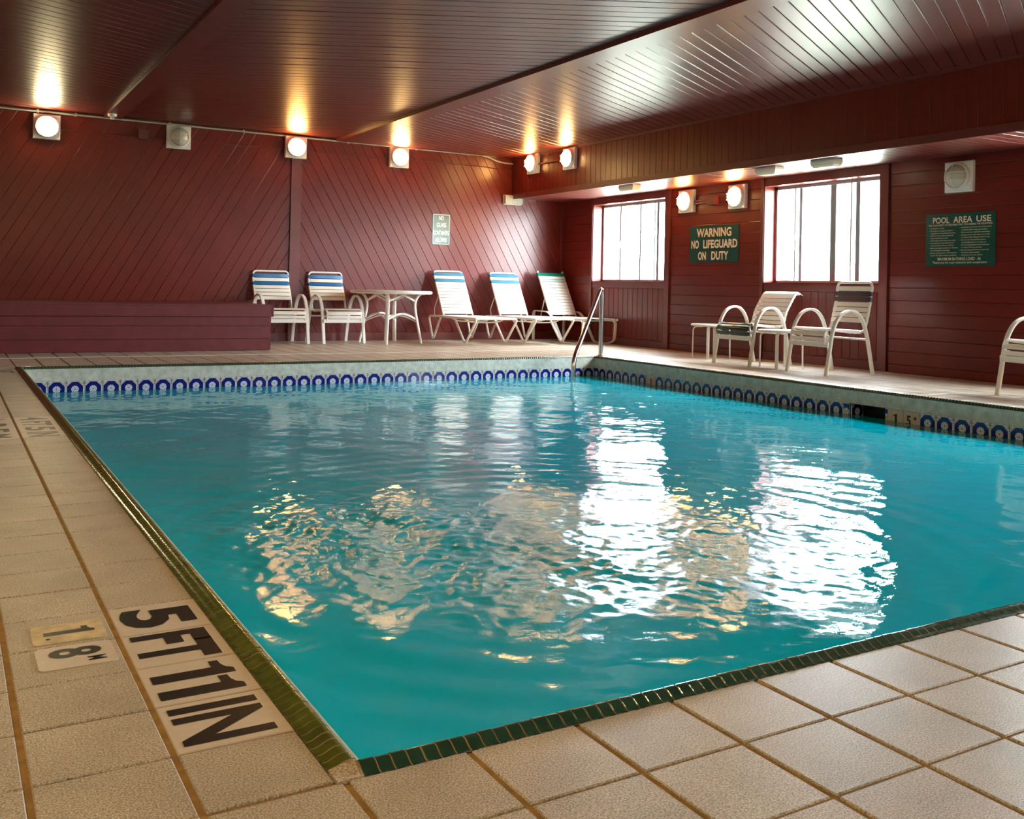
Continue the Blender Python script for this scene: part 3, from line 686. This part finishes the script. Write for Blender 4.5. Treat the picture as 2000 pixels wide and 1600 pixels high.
obj('tube', MB().tube(spline(pa, 6), .0125, 8), MPIPE, pp, True)
cl = MB(); [cl.lathe([(.018,-.012),(.018,.012)], 10, (x, -.03, 2.655)) for x in ()]
for x in (.12, .55, .95, 2.0, 2.9, 4.3, 5.3): obj('clamp', MB().box(x-.012, x+.012, -.046, 0, 2.638, 2.672), MPIPE, pp)
pr = empty('painted_conduit', (0, WY, 0), label='thin maroon painted conduit linking the back wall lamps', cat='pipe')
obj('tube', MB().tube([(.79,-.012,2.47),(6.35,-.012,2.50),(6.84,-.012,2.47)], .006, 6), MT, pr, True)
pc = empty('painted_conduit', (SX, 9.6, 2.50), label='short painted conduit between the two soffit lamps', cat='pipe')
obj('tube', MB().tube([(-.02, .02, 0), (-.02, .62, 0)], .012, 8), MT, pc, True)

# ================================================================== SIGNS
def sign(name, label, w_, h_, loc, rz, lines, mlet, border=False):
    t = empty(name, loc, rz, label=label, cat='sign')
    p = MB().box(-w_/2, w_/2, -.006, 0, -h_/2, h_/2); obj('panel', p, MSIGN, t)
    if border:
        b = MB(); e = .006; q = .008
        for (x0, x1, z0, z1) in ((-w_/2+q, w_/2-q, h_/2-q-e, h_/2-q), (-w_/2+q, w_/2-q, -h_/2+q, -h_/2+q+e), (-w_/2+q, -w_/2+q+e, -h_/2+q, h_/2-q), (w_/2-q-e, w_/2-q, -h_/2+q, h_/2-q)): b.box(x0, x1, -.0066, -.006, z0, z1)
        obj('border', b, mlet, t)
    for (tx, W_, H_, x, z, bold) in lines:
        g = text_mb(tx, W_, H_, bold); xf(g, lambda p: Vector((p.x+x, -.0068, p.y+z))); obj('lettering', g, mlet, t)
    return t
sign('warning_sign', 'green sign reading WARNING NO LIFEGUARD ON DUTY', .875, .446, (WX-.001, 7.622, 1.342), R(-90),
     [('WARNING', .62, .108, 0, .142, .035), ('NO', .14, .105, -.335, 0, .035), ('LIFEGUARD', .60, .105, .115, 0, .035), ('ON', .145, .105, -.205, -.143, .035), ('DUTY', .30, .105, .115, -.143, .035)], MSIGNL)
L1 = ["No lifeguard on duty.", "No diving, no running, horseplay or", "rough play in or around the pool area.", "Children under 12 years of age must", "be accompanied by an adult.", "Only flotation swim aids are permitted.",
      "Pool depths are measured in feet, be", "aware of depth markers at all times.", "Report any unsafe conditions or violations", "to the management immediately.", "Spitting, spouting water and blowing the", "nose in the pool is strictly prohibited."]
D1 = (0, 1, 3, 5, 6, 8, 10)
L2 = ["Individuals assume the risk of any injuries", "sustained while using pool facilities.", "Shirts and shoes required in hotel lobby.", "Always practice water safety and courtesy", "to others while utilizing the pool areas.", "Do not enter the pool if you have a",
      "communicable disease or an open cut.", "Do not bring glassware, food, drink, gum", "or tobacco into the pool area.", "Do not bring animals into the pool area,", "except for service animals.", "Appropriate swim wear required."]
D2 = (0, 2, 3, 5, 7, 9, 11)
ln = [('POOL', .175, .058, -.195, .185, .02), ('AREA', .195, .058, .03, .185, .02), ('USE', .145, .058, .24, .185, .02),
      ('FOR YOUR SAFETY, IT IS REQUIRED THAT YOU OBSERVE THE FOLLOWING', .65, .020, 0, .138, .01),
      ('MAXIMUM BATHING LOAD - 36', .44, .028, -.005, -.178, .012), ('Thank you for your attention and cooperation', .56, .026, 0, -.214, .01)]
for LL, DD, x0 in ((L1, D1, -.305), (L2, D2, .02)):
    for i, s_ in enumerate(LL):
        wd = len(s_)*.0069; z = .110-i*.0232
        ln.append((s_, wd, .0155, x0+wd/2, z, .006))
        if i in DD: ln.append(('-', .007, .0022, x0-.012, z, .0))
sign('pool_rules_sign', 'green sign headed POOL AREA USE with two columns of rules', .715, .492, (WX-.001, 4.292, 1.288), R(-90), ln, MSIGNL)
sign('glass_sign', 'small green sign reading NO GLASS CONTAINERS ALLOWED on the back wall', .275, .435, (5.72, WY-.001, 1.557), 0,
     [('NO', .075, .062, 0, .158, .02), ('GLASS', .15, .062, 0, .062, .02), ('CONTAINERS', .235, .062, 0, -.050, .02), ('ALLOWED', .185, .062, 0, -.150, .02)], MSIGNW, True)

# ================================================================== FURNITURE
def along(path, s):
    """point and tangent at arclength s of a yz polyline"""
    for a, b in zip(path[:-1], path[1:]):
        d = (b-a).length
        if s <= d or b is path[-1]: return a+(b-a)*(s/d), (b-a).normalized()
        s -= d
def plen(path): return sum((b-a).length for a, b in zip(path[:-1], path[1:]))
def strap(path, s, w_, hx, th=.004, sag=0, off=.012):
    """vinyl strap across the frame, wrapped over both rails"""
    mb = MB(); N = 4; pts = []
    for k in range(N+1):
        p, t = along(path, max(0, s-w_/2+w_*k/N)); n = Vector((0, -t.z, t.y)); pts.append((p, n))
    xs = [(-hx-.014, -.6), (-hx-.010, .7), (-hx, 1), (-hx*.4, 1-sag*40), (hx*.4, 1-sag*40), (hx, 1), (hx+.010, .7), (hx+.014, -.6)]
    for sgn in (0, 1):
        for (p, n) in pts:
            for x, q in xs: mb.v.append((x, p.y+n.y*(off*q+th*sgn), p.z+n.z*(off*q+th*sgn)))
    m = len(xs); o = (N+1)*m
    for i in range(N):
        for j in range(m-1):
            a = i*m+j; mb.f.append((a, a+1, a+m+1, a+m)); mb.f.append((o+a, o+a+m, o+a+m+1, o+a+1))
    for j in range(m-1): mb.f.append((j, o+j, o+j+1, j+1)); a = N*m+j; mb.f.append((a, a+1, o+a+1, o+a))
    return mb
ARCH = [(-.285,0),(-.250,.20),(-.222,.37),(-.185,.48),(-.120,.565),(-.030,.602),(.060,.590),(.135,.520),(.185,.400),(.225,.24),(.275,0)]
def chair(label, group, back=(MBLUE, MCREAM, MBLUE, MCREAM, MCREAM, MCREAM, MCREAM), front=(), rolled=False, lean=.12, top=.90, name='strap_armchair', W_=.275, capm=MCAP):
    t = empty(name, label=label, cat='chair', group=group)
    for sx in (-1, 1):
        pa = spline([(sx*W_, y, z) for y, z in ARCH], 5); obj('arm_leg', MB().sweep(pa, flat(.044, .022, .006), (1,0,0)), MWHITE, t, True)
    h = .232
    prof = [(-.262,.288),(-.268,.392),(-.235,.428),(.0,.405),(.17,.398),(.215,.44),(.245,.56),(.29+lean*.5,top-.15 if not rolled else top-.06)]
    if rolled: prof += [(.325+lean*.5, top-.014), (.355+lean*.5, top-.004), (.39+lean*.5, top-.02)]
    else: prof += [(.305+lean*.5, top-.0)]
    side_ = fillet([(0, y, z) for y, z in prof], .05, 4)
    if rolled:
        for sx in (-1, 1): obj('seat_frame', MB().tube([Vector((sx*h, p.y, p.z)) for p in side_], .0115, 8), MWHITE, t, True)
        for sx in (-1, 1): obj('end_cap', MB().tube([Vector((sx*h, side_[-1].y-.004, side_[-1].z+.002)), Vector((sx*h, side_[-1].y+.025, side_[-1].z-.014))], .014, 8), capm, t, True)
        obj('top_bar', MB().tube([(-h, side_[-1].y-.02, side_[-1].z), (h, side_[-1].y-.02, side_[-1].z)], .010, 8), MWHITE, t, True)
    else:
        P = [Vector((-h, p.y, p.z)) for p in side_]+[Vector((h, p.y, p.z)) for p in side_[::-1]]
        k = len(side_); Q = P[:k-1]+fillet([P[k-2], P[k-1], P[k], P[k+1]], .06, 6)[1:-1]+P[k+1:]
        obj('seat_frame', MB().tube(Q, .0125, 8), MWHITE, t, True)
    obj('front_rail', MB().box(-W_, W_, -.268, -.256, .262, .308), MWHITE, t)
    obj('rear_rail', MB().tube([(-W_, .205, .335), (W_, .205, .335)], .010, 8), MWHITE, t, True)
    obj('side_link', MB().box(-W_, -h, -.235, -.21, .33, .35).box(h, W_, -.235, -.21, .33, .35).box(-W_, -h, .16, .19, .40, .415).box(h, W_, .16, .19, .40, .415), MWHITE, t)
    L_ = plen(side_); s = L_-.060
    for m in back:
        w_ = .044 if not rolled or m is not back[0] else .05
        obj('strap', strap(side_, s, w_, h), m, t, True); s -= .052
    s0 = .045; k = 0
    while s0 < .56:
        m = front[k] if k < len(front) else MCREAM
        obj('strap', strap(side_, s0, .036, h), m, t, True); s0 += .050; k += 1
    return t
g = 'white strap armchairs with blue stripes along the back wall'
c = chair('white strap armchair with blue stripes, partly hidden behind the maroon box bench', g); c.location = (3.31, 10.60, 0); c.rotation_euler.z = R(3)
dup(c, (4.045, 10.60, 0), R(4), 'white strap armchair with blue stripes between the box bench and the round dining table')
c4 = chair('reclined strap armchair with rolled top and dark green front straps by the right wall', 'armchairs along the window wall', (MPALEG,)+(MCREAM,)*7, (MDKG, MDKG, MDKG), True, .10, .765)
c4.location = (7.05, 6.20, 0); c4.rotation_euler.z = R(-92)
c5 = chair('high-backed strap armchair with two dark navy bands, beside the rules sign', 'armchairs along the window wall', (MCREAM, MNAVY, MNAVY, MCREAM, MCREAM, MCREAM, MCREAM), (), False, -.02, .875)
c5.location = (7.03, 5.14, 0); c5.rotation_euler.z = R(-97)
c6 = dup(c, (6.97, 2.905, 0), R(-105), 'white strap armchair cut off by the right-hand edge of the picture', 'armchairs along the window wall')

# ---- round dining table
t = empty('dining_table', (4.72, 10.38, 0), R(14), label='round white dining table with four curved legs by the back wall', cat='table')
obj('tabletop', MB().lathe([(0.0005,.652),(.50,.640),(.525,.644),(.537,.660),(.532,.678),(.50,.686),(.0005,.686)], 48), MWHITE, t, True)
for k in range(4):
    a = R(45+90*k); f = lambda r_, z: (r_*math.cos(a), r_*math.sin(a), z)
    lg = spline([f(.44,.648), f(.39,.645), f(.345,.605), f(.315,.53), f(.320,.42), f(.355,.24), f(.405,0)], 5)
    obj('leg', MB().sweep(lg, oval(.026, .017), (-math.sin(a), math.cos(a), 0)), MWHITE, t, True)
    b = R(135+90*k); g2 = lambda r_, z, an: (r_*math.cos(an), r_*math.sin(an), z)
    obj('upper_brace', MB().tube(spline([g2(.318,.545,a), g2(.26,.600,a+R(28)), g2(.25,.628,a+R(45)), g2(.26,.600,a+R(62)), g2(.318,.545,b)], 5), .012, 8), MWHITE, t, True)
    obj('lower_brace', MB().tube(spline([g2(.335,.31,a), g2(.25,.365,a+R(22)), g2(.21,.385,a+R(45)), g2(.25,.365,a+R(68)), g2(.335,.31,b)], 5), .012, 8), MWHITE, t, True)
    obj('centre_brace', MB().tube(spline([g2(.335,.28,a), g2(.18,.345,a), g2(.03,.362,a)], 5), .008, 8), MWHITE, t, True)

# ---- side tables
def side_table(label, loc, rz, R_=.235, H_=.40):
    t = empty('side_table', loc, rz, label=label, cat='side table', group='low round side tables between the armchairs')
    obj('tabletop', MB().lathe([(.0005,H_-.022),(R_-.03,H_-.024),(R_-.004,H_-.018),(R_,H_-.006),(R_-.006,H_+.002),(R_-.02,H_),(.0005,H_-.004)], 40), MWHITE, t, True)
    for k in range(4):
        a = R(90*k); f = lambda r_, z: (r_*math.cos(a), r_*math.sin(a), z)
        obj('leg', MB().sweep(fillet([f(.10,H_-.03), f(R_-.028,H_-.032), f(R_-.022,0)], .05, 6), flat(.034, .013, .004), (-math.sin(a), math.cos(a), 0)), MWHITE, t, True)
    return t
side_table('round white side table left of the green-strapped reclining armchair', (7.27, 7.08, 0), R(38), H_=.385)
side_table('round white side table between the two armchairs by the window wall', (6.98, 5.72, 0), R(33), H_=.385)

# ---- chaise longues with round tubular V legs
def chaise(label, loc, rz, colors, W_=.30, length=1.37):
    t = empty('chaise_longue', loc, rz, label=label, cat='chaise longue', group='white strap chaise longues with V legs')
    Z = .345; y0, y1, yh = -length/2, length/2, .37       # foot end, head end, hinge
    for sx in (-1, 1):
        x = sx*W_
        pr_ = [(x, y1-.38, Z-.03), (x, y1-.16, .02), (x, y1-.02, Z-.02), (x, y1-.10, Z), (x, 0, Z-.005), (x, y0+.06, Z), (x, y0, Z-.025), (x, y0+.28, .02), (x, y0+.62, Z-.02)]
        # one continuous tube: V leg, rail, V leg
        pp_ = fillet([(x,y1-.36,Z-.012),(x,y1-.14,.012),(x,y1-.0,Z-.0),(x,y0+.0,Z-.0),(x,y0+.30,.012),(x,y0+.60,Z-.012)], .07, 7)
        obj('side_frame', MB().tube(pp_, .0155, 10), MWHITE, t, True)
    obj('foot_bar', MB().tube([(-W_, y0+.03, Z), (W_, y0+.03, Z)], .012, 8), MWHITE, t, True)
    obj('head_bar', MB().tube([(-W_, y1-.03, Z), (W_, y1-.03, Z)], .012, 8), MWHITE, t, True)
    for yy in (.0, -.35): obj('under_brace', MB().tube(spline([(-W_, yy, Z-.01), (-W_*.6, yy, Z-.05), (W_*.6, yy, Z-.05), (W_, yy, Z-.01)], 4), .009, 8), MWHITE, t, True)
    bed = [Vector((0, y0+.04, Z)), Vector((0, yh, Z))]
    s = .03
    while s < plen(bed)-.02: obj('bed_strap', strap(bed, s, .044, W_-.02, sag=.008), MCREAM, t, True); s += .051
    h = .225; tp = (yh+.36, Z+.62)
    bk = [Vector((0, yh+.01, Z+.01)), Vector((0, tp[0], tp[1]))]
    P = fillet([(-h, bk[0].y, bk[0].z), (-h, tp[0], tp[1]), (h, tp[0], tp[1]), (h, bk[0].y, bk[0].z)], .06, 6)
    obj('back_frame', MB().tube(P, .0125, 8), MWHITE, t, True)
    s = plen(bk)-.055
    for k in range(14):
        if s < .02: break
        obj('back_strap', strap(bk, s, .044, h), colors[k] if k < len(colors) else MCREAM, t, True); s -= .0505
    for sx in (-1, 1): obj('back_prop', MB().tube([(sx*(h+.01), yh+.17, Z+.27), (sx*(h+.02), yh+.26, Z+.10), (sx*(h+.03), yh+.22, Z-.0)], .007, 6), MWHITE, t, True)
    return t
A = chaise('white strap chaise longue with teal stripes, next to the dining table', (5.80, 10.165, 0), R(1), (MTEAL, MCREAM, MTEAL))
dup(A, (6.69, 10.165, 0), R(1), 'white strap chaise longue with teal stripes, between two other chaises')
# ---- chaise with flat ribbon legs and green head strap
t = empty('chaise_longue', (7.44, 10.12, 0), R(-1), label='white strap chaise longue with green head strap in the corner', cat='chaise longue')
W_, Z = .265, .345; y0, y1, yh = -.66, .76, .30
for sx in (-1, 1):
    x = sx*W_
    rb = fillet([(x, y1-.05, 0), (x, y1-.05, .43), (x, .30, .42), (x, .16, .33), (x, -.10, .008), (x, -.45, .008), (x, y0+.06, .05), (x, y0+.04, Z-.02), (x, y0+.5, Z-.02)], .06, 6)
    obj('ribbon_leg', MB().sweep(rb, flat(.046, .016, .005), (1,0,0)), MWHITE, t, True)
    obj('side_rail', MB().tube([(x*.93, y0, Z), (x*.93, y1-.05, Z)], .0125, 8), MWHITE, t, True)
    obj('end_cap', MB().lathe([(.0005,-.02),(.015,-.014),(.017,0),(.015,.012),(.0005,.018)], 12, (x*.93, y0-.02, Z)), MPLATE, t, True)
    obj('end_collar', MB().tube([(x*.93, y0+.0, Z), (x*.93, y0-.02, Z)], .015, 10), MCAP, t, True)
bed = [Vector((0, y0+.02, Z)), Vector((0, yh, Z))]; s = .03; k = 0
while s < plen(bed)-.02: obj('bed_strap', strap(bed, s, .044, W_-.03, sag=.008), MPALEG if k in (0, 1) else MCREAM, t, True); s += .051; k += 1
for yy in (.1, -.3): obj('under_brace', MB().tube([(-W_, yy, Z-.03), (W_, yy, Z-.03)], .010, 8), MWHITE, t, True)
h = .215; bk = [Vector((0, yh+.01, Z+.01)), Vector((0, yh+.40, Z+.64))]
for sx in (-1, 1):
    obj('back_rail', MB().tube([(sx*h, bk[0].y, bk[0].z), (sx*h, bk[1].y, bk[1].z)], .0125, 8), MWHITE, t, True)
    obj('end_cap', MB().lathe([(.0005,-.02),(.017,-.012),(.018,0),(.015,.012),(.0005,.018)], 12, (sx*h, bk[1].y+.006, bk[1].z+.012)), MPLATE, t, True)
    obj('back_prop', MB().tube([(sx*(h+.01), yh+.17, Z+.27), (sx*(h+.02), yh+.22, Z+.10), (sx*(h+.03), yh+.24, Z)], .008, 6), MWHITE, t, True)
s = plen(bk)-.035
for k in range(15):
    if s < .02: break
    m = MGREEN if k == 0 else (MPALEG if k in (2,) else MCREAM)
    obj('back_strap', strap(bk, s, .052 if k == 0 else .044, h+(.012 if k == 0 else 0)), m, t, True); s -= .054 if k == 0 else .0505

# ================================================================== OUTSIDE
struct('ground', MB().box(WX+.24, 60, -30, 60, -.35, -.25), mat('pale_lawn', (.50, .54, .42), .9, noise=(3, .1, 3)))
for (yc, i) in ((9.95, 0), (6.55, 1)):
    o = empty('outdoor_post', (8.6, yc+.62, -.25), label='pale red painted post outside the %s window' % ('far' if i == 0 else 'near'), cat='post')
    obj('shaft', MB().box(-.06, .06, -.07, .07, .0, 2.9), mat('faded_red_paint', (.80, .62, .56), .6), o); obj('base', MB().box(-.1, .1, -.1, .1, 0, .12), MEDGE, o)
MWALLO = mat('pale_render', (.72, .72, .70), .8); MROOF = mat('grey_shingle', (.20, .22, .25), .8, noise=(8, .15, 4))
hb = empty('neighbour_building', (22, 20, -.25), label='pale gabled building seen through the near window', cat='building')
obj('wall', MB().box(0, 6, -8, 3, 0, 2.6), MWALLO, hb)
obj('roof', MB().add([(-.5,-8.5,2.5),(6.5,-8.5,2.5),(3,-8.5,5.4),(-.5,3.5,2.5),(6.5,3.5,2.5),(3,3.5,5.4)], [(0,1,2),(3,5,4),(0,2,5,3),(1,4,5,2),(0,3,4,1)]), MROOF, hb)
for yy in (-6.5, -3.5, -.5):
    f_ = obj('window', MB().box(-.05, 0, yy, yy+1.2, .9, 2.0), MPLATE, hb); obj('pane', MB().box(-.06, -.05, yy+.08, yy+1.12, .98, 1.92), mat('dark_glass', (.05, .06, .07), .1), f_)
cr = empty('parked_car', (15.0, 19.5, -.25), R(100), label='pale parked car seen through the far window', cat='car')
body = MB(); pf = [(-2.2,.35),(-2.25,.75),(-1.5,.9),(-.9,1.38),(.7,1.42),(1.4,.98),(2.1,.85),(2.2,.4)]
for yy, sc_ in ((-.85, .96), (-.78, 1), (.78, 1), (.85, .96)): body.v += [(x*sc_, yy if z < 1 else yy*.82, z) for x, z in pf]
n8 = len(pf)
for k in range(3):
    for j in range(n8): a = k*n8+j; b = k*n8+(j+1) % n8; body.f.append((a, b, b+n8, a+n8))
body.f += [tuple(range(n8)), tuple(range(3*n8, 4*n8))[::-1]]
obj('body', body, mat('silver_car_paint', (.55, .57, .60), .3, metal=.3), cr)
for sy in (-1, 1):
    obj('side_glass', MB().add([(-1.15, sy*.84, .95), (1.1, sy*.84, .98), (.62, sy*.735, 1.33), (-.82, sy*.735, 1.30)], [(0,1,2,3)]), mat('car_glass', (.03, .035, .04), .08), cr)
    for sx in (-1.35, 1.35):
        wm = MB().lathe([(.0005,-.1),(.2,-.1),(.32,-.08),(.33,0),(.32,.08),(.2,.1),(.0005,.1)], 20); xf(wm, lambda p: Vector((p.x+sx, p.z+sy*.80, p.y+.33))); obj('wheel', wm, MCAP, cr, True)
print('objects', len(S.objects))
